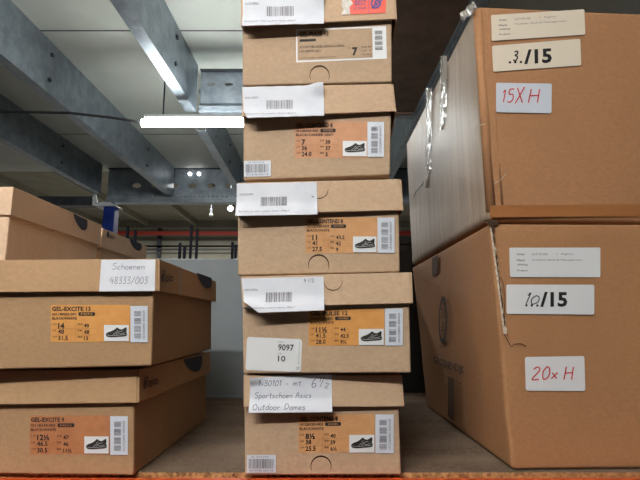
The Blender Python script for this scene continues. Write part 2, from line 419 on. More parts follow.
def small_code(B, q, seed, sl=0.):
    x0, y0, x1, y1 = q; f = B['front']; mb = MB(); patch(mb, f, rect(*q, sl), T * 3); o = mb.build('barcode_sticker', M['sticker'], B['root'], B['body'])
    mb = MB(); w, h = x1 - x0, y1 - y0
    bars(mb, f, rect(x0 + .07 * w, y0 + .22 * h, x0 + .93 * w, y0 + .76 * h, sl), T * 4, True, seed=seed)
    text(mb, f, 'NL 7012 0418', (x0 + .15 * w, y0 + .06 * h, x0 + .75 * w, y0 + .15 * h, sl), T * 4)
    text(mb, f, '8713748 203118', (x0 + .1 * w, y0 + .82 * h, x0 + .9 * w, y0 + .93 * h, sl), T * 4)
    mb.build('bars', M['grey_ink'], B['root'], o)
def notch(B, cx, cy, r, ybot, face='front', top=True):
    """Half-round thumb cut at the foot of an end panel (or top of a lid)."""
    f = B[face]; mb = MB(); pts = []
    for k in range(25):
        a = math.radians(-25 + 230 * k / 24) if top else math.radians(180 + 180 * k / 24)
        x, y = cx + r * math.cos(a), cy - r * math.sin(a)
        if (top and y <= ybot) or not top: pts.append((x, y))
    n = len(pts); vs = []
    for i, p in enumerate(pts):
        w = .35 + (.95 if top else .3) * max(0, math.sin(math.pi * i / (n - 1))) ** 2
        dx, dy = (p[0] - cx) / r, (p[1] - cy) / r
        vs += [f.p(p[0] + dx * w * .3, p[1] + dy * w * .3, T), f.p(p[0] - dx * w, p[1] - dy * w, T)]
    mb.add(vs, [(2 * i, 2 * i + 1, 2 * i + 3, 2 * i + 2) for i in range(n - 1)])
    mb.build('thumb_notch', M['cut'], B['root'], B['body'] if face == 'front' else B['lid'])
def paper(B, name, q, curl, prints, m=None, nx=16, ny=14, face='lidf', cut=None):
    f = B[face].lifted(.0006, curl); mb = MB(); patch(mb, f, q, 0, nx, ny)
    if cut:                                     # a turned-up lower left corner trims the outline
        mb = MB(); ny = 20; vs = []
        for j in range(ny + 1):
            v = j / ny; t = max(0, (v - cut[0]) / (1 - cut[0])); u0 = cut[1] * t ** .8
            vs += [f.p(*bil(q, lerp(u0, 1, i / nx), v)) for i in range(nx + 1)]
        mb.add(vs, [(j * (nx + 1) + i, j * (nx + 1) + i + 1, (j + 1) * (nx + 1) + i + 1, (j + 1) * (nx + 1) + i) for j in range(ny) for i in range(nx)])
    o = mb.build(name, m or M['paper'], B['root'], smooth=True)
    mb2 = MB(); prints(mb2, Face(f.P, f.n, curl), .0003)
    mb2.build('writing' if 'note' in name else 'print', [M['grey_ink'], M['pen']], B['root'], o)
    return o

CEN = 'shoeboxes of the tall middle stack'
K = M['kraft']
# bottom box
b5 = shoe_box('brown shoebox printed 8½, bottom of the tall stack, wearing a handwritten note', [(243.3, 406), (398.6, 406), (401.3, 475), (245, 476)],
              [(243.5, 374.8), (402, 375.4), (404, 406.3), (243.5, 407)], .632, .5, .31, K, CEN)
size_label(b5, (298.4, 414.8, 374.6, 452.8), 'GEL-CONTEND 8', '1012B320-003', 'WOMEN', 'BLACK/WHITE',
           [('8½', '40', 'US', 'EUR'), ('38', '39', 'UK', 'FR'), ('25.5', '6½', 'CM', 'BR')], M['orange_pale'], -.012)
shoe_patch(b5, (349.2, 434.8, 374.2, 452.4), -.012); code_strip(b5, (375.2, 414.2, 393.6, 453), 5, .004); small_code(b5, (247, 454.6, 276, 472.4), 15)
notch(b5, 321, 466, 10.3, 474.4)
# second from the bottom
b4 = shoe_box('brown shoebox printed 11½ carrying the 9097 sticker, second from the bottom of the tall stack', [(241.3, 306), (409.4, 304), (411, 372.8), (243.2, 373.6)],
              [(240.6, 276.6), (412, 272.4), (412.6, 303.2), (242.3, 307.4)], .612, -3.2, .31, K, CEN)
size_label(b4, (308.8, 309.6, 384, 345.8), 'GEL-PULSE 12', '1012A724-001', 'WOMEN', 'BLACK/WHITE',
           [('11½', '44', 'US', 'EUR'), ('41.5', '42.5', 'UK', 'FR'), ('28.0', '9½', 'CM', 'BR')], M['orange'], -.008)
shoe_patch(b4, (358.8, 329, 383.6, 345.2), -.008); code_strip(b4, (385, 308.6, 402.8, 345.6), 4, -.008)
notch(b4, 333, 281, 9.5, 0, 'lidf', False)
f = b4['front']; mb = MB(); tq = [(247.2, 336.8), (302.2, 339.2), (301, 372), (245.6, 370)]
rounded(mb, f, tq, .0007, .08); st = mb.build('inventory_sticker', M['sticker_white'], b4['root'], b4['body'])
mb = MB()
text(mb, f, '9097', [(278.4, 344), (294, 344.6), (293.6, 351), (278, 350.2)], .001, 0, .012)
text(mb, f, '10', [(278.2, 355.4), (285.6, 355.8), (285.4, 361.8), (278, 361.4)], .001, 0, .012)
text(mb, f, 'Lokatie', [(278.4, 341), (283.6, 341.2), (283.6, 342.4), (278.4, 342.2)], .001)
text(mb, f, 'Vak', [(278.2, 352.8), (282, 353), (282, 354), (278.2, 353.8)], .001)
text(mb, f, '9097-10 Magazijn vaknummer', [(298.2, 364), (299.2, 341.6), (300.2, 341.6), (299.2, 364)], .001)
ribbon(mb, f, [(297, 367), (299.2, 367.1), (299.1, 369.4), (296.9, 369.3), (297, 367)], .4, .001)
mb.build('lettering', [M['ink']], b4['root'], st)
# middle
b3 = shoe_box('brown shoebox printed 11 and 43.5, third from the bottom of the tall stack', [(237.2, 213), (399.2, 210), (400, 272), (237.6, 275.4)],
              [(237.5, 183), (401.6, 179.4), (403, 210.4), (236.2, 214.4)], .614, -2, .31, K, CEN)
size_label(b3, (305.6, 217.4, 378, 253.2), 'GEL-CONTEND 8', '1012B320-003', 'WOMEN', 'BLACK/WHITE',
           [('11', '43.5', 'US', 'EUR'), ('41', '42', 'UK', 'FR'), ('27.5', '9', 'CM', 'BR')], M['orange_pale'], 0.)
shoe_patch(b3, (353, 236.6, 376.4, 252.4)); code_strip(b3, (377.4, 217.8, 394.4, 253), 3)
notch(b3, 318.6, 265, 10.4, 274)
notch(b3, 318.5, 189, 9.8, 0, 'lidf', False)
# second from the top
b2 = shoe_box('brown shoebox printed 7 with salmon size patch, fourth from the bottom of the tall stack', [(242.4, 116), (392, 112), (390.2, 174.8), (243.4, 180.2)],
              [(242, 87.4), (393.4, 84.2), (396, 111.6), (241.8, 117)], .617, -4.2, .31, K, CEN)
size_label(b2, (294.8, 121.8, 368, 158.4), 'GEL-CONTEND 8', '1012B320-005', 'WOMEN', 'BLACK/CARRIER GREY',
           [('7', '38', 'US', 'EUR'), ('36', '37', 'UK', 'FR'), ('24.0', '5', 'CM', 'BR')], M['salmon'], -.006)
shoe_patch(b2, (342.8, 141.2, 366.6, 156.4), .004); code_strip(b2, (367.4, 122.2, 384, 157), 2, 0); small_code(b2, (244.2, 161.2, 271, 177), 12, -.02)
# top
b1 = shoe_box('brown shoebox with white-bordered label and coral lid sticker, top of the tall stack', [(241.8, 26), (392, 20.4), (392, 81.8), (242.4, 85.6)],
              [(240.6, -6), (395.6, -10), (396.6, 19.4), (240.8, 26.4)], .608, -3.6, .31, K, CEN)
f = b1['front']; mb = MB(); lq = [(296, 29.4), (386, 26.2), (386.8, 58.8), (296.2, 62.6)]
patch(mb, f, lq, T); lo = mb.build('size_label', M['sticker_white'], b1['root'], b1['body'])
mb = MB(); inner = [bil(lq, .016, .05), bil(lq, .845, .05), bil(lq, .845, .95), bil(lq, .016, .95)]
patch(mb, f, inner, T * 2, mi=1); o2 = T * 3
def lt(s, u0, v0, u1, v1, bold=0.): text(mb, f, s, [bil(lq, u0, v0), bil(lq, u1, v0), bil(lq, u1, v1), bil(lq, u0, v1)], o2, 0, bold)
lt('GEL-PULSE 13', .04, .1, .36, .25, .02)
rounded(mb, f, [bil(lq, .04, .32), bil(lq, .22, .32), bil(lq, .22, .39), bil(lq, .04, .39)], o2, .2)
lt('STORM BLUE/BLAZING CORAL', .04, .52, .54, .59); lt('1012B035-401', .04, .65, .27, .72); lt('MADE IN VIETNAM FABRIQUE AU VIETNAM', .04, .87, .44, .91)
lt('7', .62, .62, .68, .88, .05); lt('US', .57, .62, .6, .66)
for s, v in (('EUR 38', .6), ('UK 5', .71), ('CM 24.0', .82)): lt(s, .725, v, .825, v + .05)
for v in (.14, .3, .46, .62): bars(mb, f, [bil(lq, .872, v), bil(lq, .955, v), bil(lq, .955, v + .12), bil(lq, .872, v + .12)], o2, False, seed=int(v * 100))
mb.build('lettering', [M['ink'], M['kraft']], b1['root'], lo)
notch(b1, 319.6, 75.6, 9.9, 83)
f = b1['lidf']; mb = MB()
cq = [(343.8, -4), (386.4, -6), (385.6, 13.4), (343.6, 15)]
patch(mb, f, [(351, -4.4), cq[1], cq[2], (347.5, 14.8)], T * 2); cs = mb.build('coral_sticker', M['coral'], b1['root'], b1['lid'])
tag(cs, 'coral red sticker with violet swirl')
mb = MB(); pts = [(343, -4), (353, -4.4), (351, 1), (353, 4), (349.5, 8), (350.5, 15), (341, 15.2), (343.5, 10), (341.5, 5)]
mb.add([f.p(x, y, T * 3) for x, y in pts], [tuple(range(len(pts)))]); mb.build('torn_edge', M['silver'], b1['root'], cs)
mb = MB(); swirl(mb, f, [(371, -2), (383, -2.4), (382.6, 9), (370.6, 9.4)], T * 4, 1.7)
text(mb, f, 'FLYTEFOAM', [(354, 8), (366.4, 7.4), (366.2, 10), (353.8, 10.6)], T * 4); text(mb, f, 'BEST', [(355, 1), (366.4, .4), (366.2, 5.6), (354.8, 6.2)], T * 4)
ribbon(mb, f, [(368.6, -4), (368.4, 14)], .3, T * 4)
mb.build('swirl', M['violet'], b1['root'], cs)

# papers on the lids -------------------------------------------------
def ss(a, b, x):
    t = max(0, min(1, (x - a) / (b - a))); return t * t * (3 - 2 * t)
def slip(B, q, y0, y1, amp, code, corner=None, extra=None, cut=None):
    def curl(px, py):
        z = amp * ss(y0, y1, py)
        if corner:
            cx, cy, R, A = corner; z += A * ss(R, 0, math.hypot(px - cx, (py - cy) * 1.3))
        return z + .0004 * math.sin(px * .35 + py * .2)
    def prints(mb, f, off):
        x0, yt = q[0]; w = q[1][0] - x0; h = q[3][1] - yt; sl = (q[1][1] - yt) / w
        P = lambda u, v: (x0 + u * w, yt + v * h + sl * u * w)
        R_ = lambda u0, v0, u1, v1: [P(u0, v0), P(u1, v0), P(u1, v1), P(u0, v1)]
        text(mb, f, code, R_(.03, .3, .2, .36), off)
        bars(mb, f, R_(.3, .42, .63, .7), off, True, seed=len(code) + int(yt))
        text(mb, f, 'Sportschoen Asics outdoor dames 180kg 9', R_(.03, .84, .66, .905), off)
        if extra: text(mb, f, extra, R_(.76, .05, .88, .16), off)
    return paper(B, 'paper_slip', q, curl, prints, cut=cut)
slip(b1, [(242.5, -8), (324, -9.5), (324, 26.2), (243, 28.4)], 12, 28, .006, 'W5209856', (322, -2, 16, .007))
slip(b2, [(242.2, 87), (323.6, 85.2), (324.4, 118), (244.4, 120.6)], 104, 121, .008, 'W5219257', (322, 86, 18, .009), None, (.78, .05))
slip(b3, [(237, 183.6), (316.6, 182), (317.6, 215.6), (236, 217)], 200, 217, .006, 'W5222304')
slip(b4, [(241.4, 278.6), (323.6, 276.4), (324.4, 310.6), (246, 313.6)], 294, 313, .008, 'W5218336', (243, 312, 22, .012), '9 1/2', (.68, .17))
def note_print(mb, f, off):
    write(mb, f, '1130101 - mt.', 258, 386, 303.5, 5.6, off, .62, 1, -.01); write(mb, f, '6', 311, 387.5, 317, 9.5, off, .7, 1)
    write(mb, f, '1', 318.6, 382, 321.5, 4.6, off, .6, 1); write(mb, f, '/', 320, 386, 324.5, 9, off, .6, 1); write(mb, f, '2', 324.6, 388, 328.8, 5, off, .6, 1)
    write(mb, f, 'Sportschoen Asics', 254.4, 398.2, 312, 5.6, off, .62, 1, -.008)
    write(mb, f, 'Outdoor Dames', 253, 409, 306, 5.6, off, .62, 1, -.002)
paper(b5, 'paper_note', [(250.4, 377.6), (331.8, 374.4), (332, 411.2), (249.2, 412)], lambda x, y: .007 * ss(396, 412, y) + .008 * ss(16, 0, math.hypot(x - 250, (y - 378) * 1.6)) + .0004 * math.sin(x * .3), note_print)

# left stack -----------------------------------------------------------
LEFT = 'large shoeboxes of the stack beside the tall one'
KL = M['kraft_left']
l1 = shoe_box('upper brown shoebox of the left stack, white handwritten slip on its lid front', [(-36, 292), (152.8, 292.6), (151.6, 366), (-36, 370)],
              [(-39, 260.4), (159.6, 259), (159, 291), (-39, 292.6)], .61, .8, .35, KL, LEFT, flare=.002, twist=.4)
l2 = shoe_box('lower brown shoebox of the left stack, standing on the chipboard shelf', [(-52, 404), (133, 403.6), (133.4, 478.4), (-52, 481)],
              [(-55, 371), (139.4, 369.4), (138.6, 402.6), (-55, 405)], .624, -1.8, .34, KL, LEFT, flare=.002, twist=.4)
size_label(l1, (51, 304.8, 130.4, 342), 'GEL-EXCITE 13', '1011B022-001', 'MEN', 'BLACK/WHITE', [('14', '49', 'US', 'EUR'), ('48', '48', 'UK', 'FR'), ('31.5', '13', 'CM', 'BR')], M['orange'], .0, title_w=35)
shoe_patch(l1, (104.4, 325, 129.2, 341.2)); code_strip(l1, (130.8, 306, 148, 342.2), 8)
size_label(l2, (30, 415.4, 110, 454.4), 'GEL-EXCITE 9', '1011B338-002', 'MEN', 'BLACK/WHITE', [('12½', '47', 'US', 'EUR'), ('46.5', '46', 'UK', 'FR'), ('30.5', '11½', 'CM', 'BR')], M['rust'], 0., title_w=30)
shoe_patch(l2, (84.8, 436.2, 109, 453.2)); code_strip(l2, (110.6, 416, 128.2, 454.6), 9)
def l1_print(mb, f, off):
    write(mb, f, 'Schoenen', 112, 269.4, 145, 6.2, off, .5, 1); write(mb, f, '48333/003', 109.6, 283.8, 148, 7, off, .5, 1)
paper(l1, 'paper_slip', [(101.4, 259.8), (155.4, 259.6), (154.6, 291), (99.2, 291.4)], lambda x, y: .0003 * math.sin(x * .2), l1_print)
def lid_marks(B, qlogo, qsw, tape=None, logo=True):
    f = B['lids']; mb = MB()
    if logo:
        swirl(mb, f, [bil(qlogo, 0, -.1), bil(qlogo, .26, -.1), bil(qlogo, .26, 1), bil(qlogo, 0, 1)], T * 3, .7)
        text(mb, f, 'asics', [bil(qlogo, .3, .1), bil(qlogo, 1, .1), bil(qlogo, 1, .95), bil(qlogo, .3, .95)], T * 3, 0, .012, .06)
        mb.build('logo', M['navy'], B['root'], B['lid'])
    mb = MB(); pts = []
    for k in range(17):
        a = math.pi * k / 16; pts.append((.5 - .5 * math.cos(a) + .16 * math.sin(a), math.sin(a) * (.75 + .25 * k / 16)))
    mb.add([f.p(*bil(qsw, *p), T * 2) for p in pts], [tuple(range(len(pts)))]); mb.build('lid_mark', M['navy'], B['root'], B['lid'])
lid_marks(l1, [(161, 271), (172, 273), (172, 282), (161, 283)], [(196.4, 272.6), (211.2, 278), (211.2, 291), (196.4, 288)])
lid_marks(l2, [(143, 378.5), (157, 375), (157, 384.5), (143, 389.5)], [(183, 359.4), (201.4, 355.4), (201.4, 373), (183, 377)])

M['clear_tape'] = mat('clear tape', srgb(200, 170, 135), .12, spec=.7)
M['clear_tape'].node_tree.nodes['Principled BSDF'].inputs['Alpha'].default_value = .35
f = l1['lids']; mb = MB(); patch(mb, f, [(177, 265.6), (181.4, 267.2), (181.4, 295), (177, 294)], T * 3); tp = mb.build('clear_tape', M['clear_tape'], l1['root'], l1['lid'])

# shoe boxes standing further left and further back, on one carton
def back_box(label, x1, y0, ztop, L=.305, W=.2, Hh=.13, lh=.044):
    root = empty('shoe_box', (x1 - W / 2, y0 + L / 2, ztop - Hh)); tag(root, label, 'box', 'shoeboxes on the carton behind the left stack')
    mb = MB(); mb.box(x1 - W, y0 + .004, ztop - Hh, x1 - .004, y0 + L - .004, ztop - .006); b = mb.build('body', M['kraft_back_lit'], root, bevel=.002)
    mb = MB(); x0 = x1 - W - .004
    c = [V((x0, y0, ztop - lh)), V((x1, y0, ztop - lh)), V((x1, y0 + L, ztop - lh)), V((x0, y0 + L, ztop - lh)), V((x0, y0, ztop)), V((x1, y0, ztop)), V((x1, y0 + L, ztop)), V((x0, y0 + L, ztop))]
    mb.add(c, [(4, 5, 6, 7), (0, 1, 5, 4), (1, 2, 6, 5), (2, 3, 7, 6), (3, 0, 4, 7)])
    lid = mb.build('lid', M['kraft_back_lit'], root, bevel=.002, solid=.0018)
    return dict(root=root, body=b, lid=lid, lids=Face((x1, y0, ztop), (1, 0, 0)))
BT = CAMZ + .207
A = back_box('brown lidded shoebox with dark half-disc, nearer of two at the left edge', -.466, .722, BT - .007)
B = back_box('brown lidded shoebox behind another, with a small lid logo and half-disc', -.478, 1.06, BT - .007, L=.28)
lid_marks(B, [(106.6, 231.5), (114, 235), (114, 239.4), (106.6, 237.6)], [(129, 238), (141.2, 244), (141.2, 252.6), (129, 250)])
lid_marks(A, None, [(73, 213.5), (86.8, 220), (86.8, 233), (73, 229)], logo=False)
sup = empty('carton', (-.587, 1.045, SH)); tag(sup, 'brown carton carrying the two rear shoeboxes, hidden behind the left stack', 'box')
mb = MB(); mb.box(-.69, .74, SH, -.484, 1.36, BT - .1374); mb.build('body', M['kraft_back_lit'], sup, bevel=.003)
mb = MB(); mb.box(-.6, .7395, BT - .1376, -.57, 1.3605, BT - .1373); mb.box(-.6, .7390, BT - .2, -.57, .7399, BT - .1373); mb.build('tape', M['clear_tape'], sup)

# ------------------------------------------------------------------ cartons on the right
def carton(label, lf, lb, rw, yaw, m_front, m_side, amp=.0016, bev=.005):
    """lf / lb: (bottom, top) world points of the front-left and back-left upright edges."""
    a = math.radians(yaw); u = V((math.cos(a), math.sin(a), 0)); w = u * rw
    c = [lf[0], lf[0] + w, lb[0] + w, lb[0], lf[1], lf[1] + w, lb[1] + w, lb[1]]
    root = empty('carton', (c[0] + c[1] + c[2] + c[3]) / 4); tag(root, label, 'box', 'big cartons stacked at the shelf end')
    bm = bmesh.new(); N = 22
    bmesh.ops.create_cube(bm, size=1); bmesh.ops.subdivide_edges(bm, edges=bm.edges[:], cuts=N, use_grid_fill=True)
    mm = {}
    for v in bm.verts:
        x, y, z = v.co.x + .5, v.co.y + .5, v.co.z + .5
        lo = lerp(lerp(c[0], c[1], x), lerp(c[3], c[2], x), y); hi = lerp(lerp(c[4], c[5], x), lerp(c[7], c[6], x), y)
        p = lerp(lo, hi, z)
        bul = 16 * y * (1 - y) * z * (1 - z) if x < .01 else 0
        p = p - u * (.003 * bul)
        ed = min(1, 12 * min(z, 1 - z))
        p = p + noise.noise_vector(p * 9) * amp * ed * (.5 if y < .01 else 1) + noise.noise_vector(p * 30) * amp * .3 * ed * (.4 if y < .01 else 1)
        mm[v] = p
    for v, p in mm.items(): v.co = p - root.location
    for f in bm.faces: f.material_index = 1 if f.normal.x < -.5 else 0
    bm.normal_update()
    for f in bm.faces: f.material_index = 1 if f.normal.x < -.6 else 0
    me = bpy.data.meshes.new('body'); bm.to_mesh(me); bm.free(); me.materials.append(m_front); me.materials.append(m_side)
    for p in me.polygons: p.use_smooth = True
    o = bpy.data.objects.new('body', me); COL.objects.link(o); o.parent = root
    q = o.modifiers.new('bevel', 'BEVEL'); q.width = bev; q.segments = 4; q.limit_method = 'ANGLE'; q.angle_limit = math.radians(50)
    n = V((math.sin(a), -math.cos(a), 0))
    nf = u.cross(lf[1] - lf[0]).normalized(); nf = nf if nf.y < 0 else -nf
    sn = (lb[0] - lf[0]).cross(lf[1] - lf[0]).normalized(); sn = sn if sn.x < 0 else -sn
    return dict(root=root, body=o, front=Face(lf[0] + nf * .0010, nf), side=Face((lf[0] + lb[1]) / 2 + sn * .0035, sn), lf=lf, lb=lb, u=u)
YF = .664
zlow = SH
c2 = carton('lower brown carton marked 20x in red, its torn corner beside the gap', (atZ(512, 470, SH + .001), atY(489, 223.5, .662)), (atZ(427, 406.5, SH + .001), atY(412, 267.5, 1.118)), .56, 1.5, M['carton_shaded'], M['carton_shaded'])
c1 = carton('upper brown carton marked 15X H in red, glossy tape on its side', (atY(489, 221, .660), atY(474.5, 4.5, .662)), (atY(411.5, 265.5, 1.12), atY(406, 143, 1.16)), .56, 4, M['carton'], M['carton_side'], bev=.009)

def address_slip(C, q, m):
    f = C['front']; mb = MB(); rounded(mb, f, q, .0008, .05); o = mb.build('address_label', m, C['root'], C['body'])
    mb = MB()
    for v, a, b in ((.22, 'Order:', 'LST/70182'), (.42, 'Klant:', 'Facilitair Bedrijf Management'), (.58, 'Afdeling:', ''), (.78, 'Project:', '')):
        text(mb, f, a, [bil(q, .08, v - .035), bil(q, .17 if len(a) < 8 else .2, v - .035), bil(q, .17 if len(a) < 8 else .2, v + .04), bil(q, .08, v + .04)], .0011, 0, .02)
        if b: text(mb, f, b, [bil(q, .25, v - .035), bil(q, .25 + .019 * len(b), v - .035), bil(q, .25 + .019 * len(b), v + .04), bil(q, .25, v + .04)], .0011)
    text(mb, f, '1  Pagina:', [bil(q, .52, .185), bil(q, .7, .185), bil(q, .7, .26), bil(q, .52, .26)], .0011)
    mb.build('lettering', M['grey_ink'], C['root'], o)
def count_slip(C, q, m, sq, dots, hand):
    f = C['front']; mb = MB(); rounded(mb, f, q, .0008, .06); o = mb.build('count_label', m, C['root'], C['body'])
    mb = MB(); text(mb, f, '/15', sq, .0011, 0, .035)
    for x, y in dots: rounded(mb, f, [(x - 1.1, y - 1.1), (x + 1.1, y - 1.1), (x + 1.1, y + 1.1), (x - 1.1, y + 1.1)], .0011, .2)
    hand(mb, f); mb.build('lettering', M['marker'], C['root'], o)
def red_slip(C, q, hand, m):
    f = C['front']; mb = MB(); rounded(mb, f, q, .0008, .06); o = mb.build('quantity_label', m, C['root'], C['body'])
    mb = MB(); hand(mb, f); mb.build('red_writing', M['red_marker'], C['root'], o)
address_slip(c1, [(490.8, 15.4), (584, 9.6), (585, 34.8), (491.6, 41.2)], M['beige'])
count_slip(c1, [(491.8, 46.2), (580, 39), (581, 65.6), (493, 72)], M['beige'], [(523.6, 50.2), (551.4, 48.4), (551.6, 63.2), (523.8, 64.6)], [(509.6, 62.8), (514.9, 62.6), (520.6, 62.4)],
           lambda mb, f: write(mb, f, '3', 512.4, 61, 518, 9.4, .0012, 1.3))
red_slip(c1, [(495.8, 83), (551.6, 83.8), (551.2, 113.4), (495.8, 112.4)],
         lambda mb, f: (write(mb, f, '1', 501, 102.5, 506, 12, .0012, 1.0), write(mb, f, '5', 506.5, 102.5, 514, 13, .0012, 1.1), write(mb, f, 'X', 514.5, 103, 524.5, 15, .0012, 1.1), write(mb, f, 'H', 527.5, 103, 540.5, 13.5, .0012, 1.1)), M['sticker'])
address_slip(c2, [(509, 247.8), (600, 247.6), (600, 277.4), (509.8, 277.2)], M['sticker_white'])
count_slip(c2, [(506, 284.6), (594, 284.8), (594, 314.6), (506.4, 313.8)], M['sticker_white'], [(539.8, 292), (567, 292), (567, 307), (539.8, 307)], [(526, 305.4), (531.4, 305.5), (537, 305.6)],
           lambda mb, f: (write(mb, f, '1', 523.6, 304, 528.6, 11, .0012, 1.0, 0, 0, .3), write(mb, f, '0', 529.5, 304.2, 539.5, 8.6, .0012, 1.0, 0, 0, .12)))
red_slip(c2, [(524.6, 357), (584, 356), (585, 391), (525.6, 390.6)],
         lambda mb, f: (write(mb, f, '2', 530.5, 379.6, 540, 12.6, .0012, 1.2), write(mb, f, '0', 541, 379.4, 550, 13, .0012, 1.2), write(mb, f, 'x', 550.5, 378.6, 558, 11, .0012, 1.2), write(mb, f, 'H', 563, 379.6, 574, 13, .0012, 1.2)), M['sticker_white'])

for C, rr in ((c1, (.007, .0045)),):                # folded, softened front corner
    mb = MB(); mb.tube([C['lf'][0] + C['u'] * .006 + V((0, .0056, .014)), C['lf'][1] + C['u'] * .006 + V((0, .0056, -.008))], rr[0], 12)
    mb.build('corner_fold', M['carton'], C['root'], C['body'], smooth=True)
    mb = MB(); mb.tube([C['lf'][0] + C['u'] * .020 + V((0, .0042, .014)), C['lf'][1] + C['u'] * .019 + V((0, .0042, -.008))], rr[1], 12)
    mb.build('corner_fold', M['carton'], C['root'], C['body'], smooth=True)

# torn front corner of the lower carton
f = c2['front']; mb = MB(); r = random.Random(3)
ed = lambda t: (lerp(489, 503, t), lerp(224, 334, t))
vs = []
for k in range(31):
    x, y = ed(k / 30); w = 1.6 + 2.0 * r.random(); vs += [f.p(x + .4, y, .0006), f.p(x + .4 + w, y, .0022)]
mb.add(vs, [(2 * i, 2 * i + 1, 2 * i + 3, 2 * i + 2) for i in range(30)]); mb.build('torn_edge', M['torn'], c2['root'], c2['body'])
mb = MB(); vs = []
for k in range(29):
    x, y = ed(k / 30); w = max(.15, (1.7 if k < 14 else 1.0) * r.random() + (1.2 if k < 3 else 0)); vs += [f.p(x + 2.0 - w * .4, y, .0026), f.p(x + 2.0 + w, y, .0026)]
mb.add(vs, [(2 * i, 2 * i + 1, 2 * i + 3, 2 * i + 2) for i in range(28)])
ribbon(mb, f, [(504, 334), (508, 342), (511, 347), (514, 344), (520, 343.6), (526, 346)], .8, .0012)
ribbon(mb, f, [(498, 276), (501, 279), (503, 284), (504.5, 300), (504, 322), (508, 338)], .5, .0012)
mb.add([f.p(x, y, .003) for x, y in [(482, 221), (488, 220), (496, 220.6), (499, 223), (494, 226), (490, 228), (487, 224)]], [tuple(range(7))])
mb.build('tear', M['cut'], c2['root'], c2['body'])
# bottom tape band of the upper carton, and its tired corner
M['brown_tape'] = mat('brown tape', srgb(160, 106, 64), .35)
f = c1['front']; mb = MB(); patch(mb, f, [(490, 205.6), (640, 204), (640, 216.4), (490, 217.4)], .0007, 20, 1); mb.build('packing_tape', M['brown_tape'], c1['root'], c1['body'])
mb = MB(); ribbon(mb, f, [(494, 184), (499, 181), (503, 177), (506, 173.5)], .6, .0009); mb.build('scratch', M['torn'], c1['root'], c1['body']); mb = MB(); ribbon(mb, f, [(474, 130), (478, 126), (485, 124)], .6, .001); mb.build('scratch', M['torn'], c1['root'], c1['body'])

# shiny film strips on the upper carton's side
M['film'] = mat('film', srgb(190, 182, 172), .1, spec=.9)
nt = M['film'].node_tree; b = nt.nodes['Principled BSDF']
nz = nt.nodes.new('ShaderNodeTexNoise'); nz.inputs['Scale'].default_value = 45; nz.inputs['Detail'].default_value = 3
tc = nt.nodes.new('ShaderNodeTexCoord'); nt.links.new(tc.outputs['Object'], nz.inputs['Vector'])
bp = nt.nodes.new('ShaderNodeBump'); bp.inputs['Strength'].default_value = .7; bp.inputs['Distance'].default_value = .01
nt.links.new(nz.outputs[0], bp.inputs['Height']); nt.links.new(bp.outputs[0], b.inputs['Normal']); b.inputs['Alpha'].default_value = .7
f = c1['side']; mb = MB()
for (x0, x1, ya, yb) in ((426.5, 432.8, 88, 188), (441, 448, 56, 130)):
    r = random.Random(int(x0)); vs = []
    for k in range(25):
        t = k / 24; y = lerp(ya, yb, t); tp = min(1, (1 - t) * 5)
        vs += [f.p(x0 + r.uniform(-.5, .5), y, .001 + .0012 * r.random()), f.p((x0 + x1) / 2, y, .003 + .0015 * r.random()), f.p(lerp(x0, x1, .4 + .6 * tp) + r.uniform(-.5, .5), y, .001 + .0012 * r.random())]
    mb.add(vs, [q for i in range(24) for q in ((3 * i, 3 * i + 1, 3 * i + 4, 3 * i + 3), (3 * i + 1, 3 * i + 2, 3 * i + 5, 3 * i + 4))])
mb.build('clear_tape', M['film'], c1['root'], c1['body'], smooth=True)
mb = MB(); ribbon(mb, f, [(414.5, 197), (416, 192), (423, 184), (424, 181), (422.6, 186)], .8, .001); mb.build('scribble', M['marker'], c1['root'], c1['body']); mb = MB()
ribbon(mb, f, [(453.6, 200), (455, 203)], .9, .001); mb.build('scribble', M['marker'], c1['root'], c1['body'])
# loose tape end at the top corner
mb = MB(); f2 = c1['side']; vs = []
r = random.Random(9)
for k in range(9):
    t = k / 8; x, y = lerp(463, 478, t), lerp(15, 1, t)
    vs += [f2.p(x + r.uniform(-1, 1), y, .003 + .006 * r.random()), f2.p(x + 2 + r.uniform(-1, 1), y + 6 + 3 * r.random(), .003 + .004 * r.random())]
mb.add(vs, [(2 * i, 2 * i + 1, 2 * i + 3, 2 * i + 2) for i in range(8)]); mb.build('loose_tape', M['film'], c1['root'], c1['body'])

# print on the lower carton's side: round emblem and lettering
f = c2['side']; mb = MB(); P = []
cx, cy, rx, ry = 443.4, 320, 4.2, 24
for a0, a1, inner in ((0, 360, .72),):
    vs = []
    for k in range(33):
        a = math.radians(a0 + (a1 - a0) * k / 32)
        vs += [f.p(cx + rx * math.cos(a), cy + ry * math.sin(a) - .5 * rx * math.cos(a), .001), f.p(cx + rx * inner * math.cos(a), cy + ry * (inner + .08) * math.sin(a) - .5 * rx * inner * math.cos(a), .001)]
    mb.add(vs, [(2 * i, 2 * i + 1, 2 * i + 3, 2 * i + 2) for i in range(32)])
text(mb, f, '33', [(441.6, 308), (445.6, 308), (445.6, 318), (441.6, 318)], .001); text(mb, f, '33', [(441.8, 322), (445.8, 322), (445.8, 331), (441.8, 331)], .001)
text(mb, f, 'GROENENDIJK', [(434, 356), (464.6, 366), (464.6, 377), (434, 364.5)], .001, 0, .02)
text(mb, f, 'bedrijfskleding', [(438.6, 372), (462, 382.4), (462, 385.4), (438.6, 374.4)], .001)
mb.build('emblem', M['ink'], c2['root'], c2['body'])
M['dark_tape'] = mat('dark tape', srgb(84, 60, 44), .75, spec=.2)
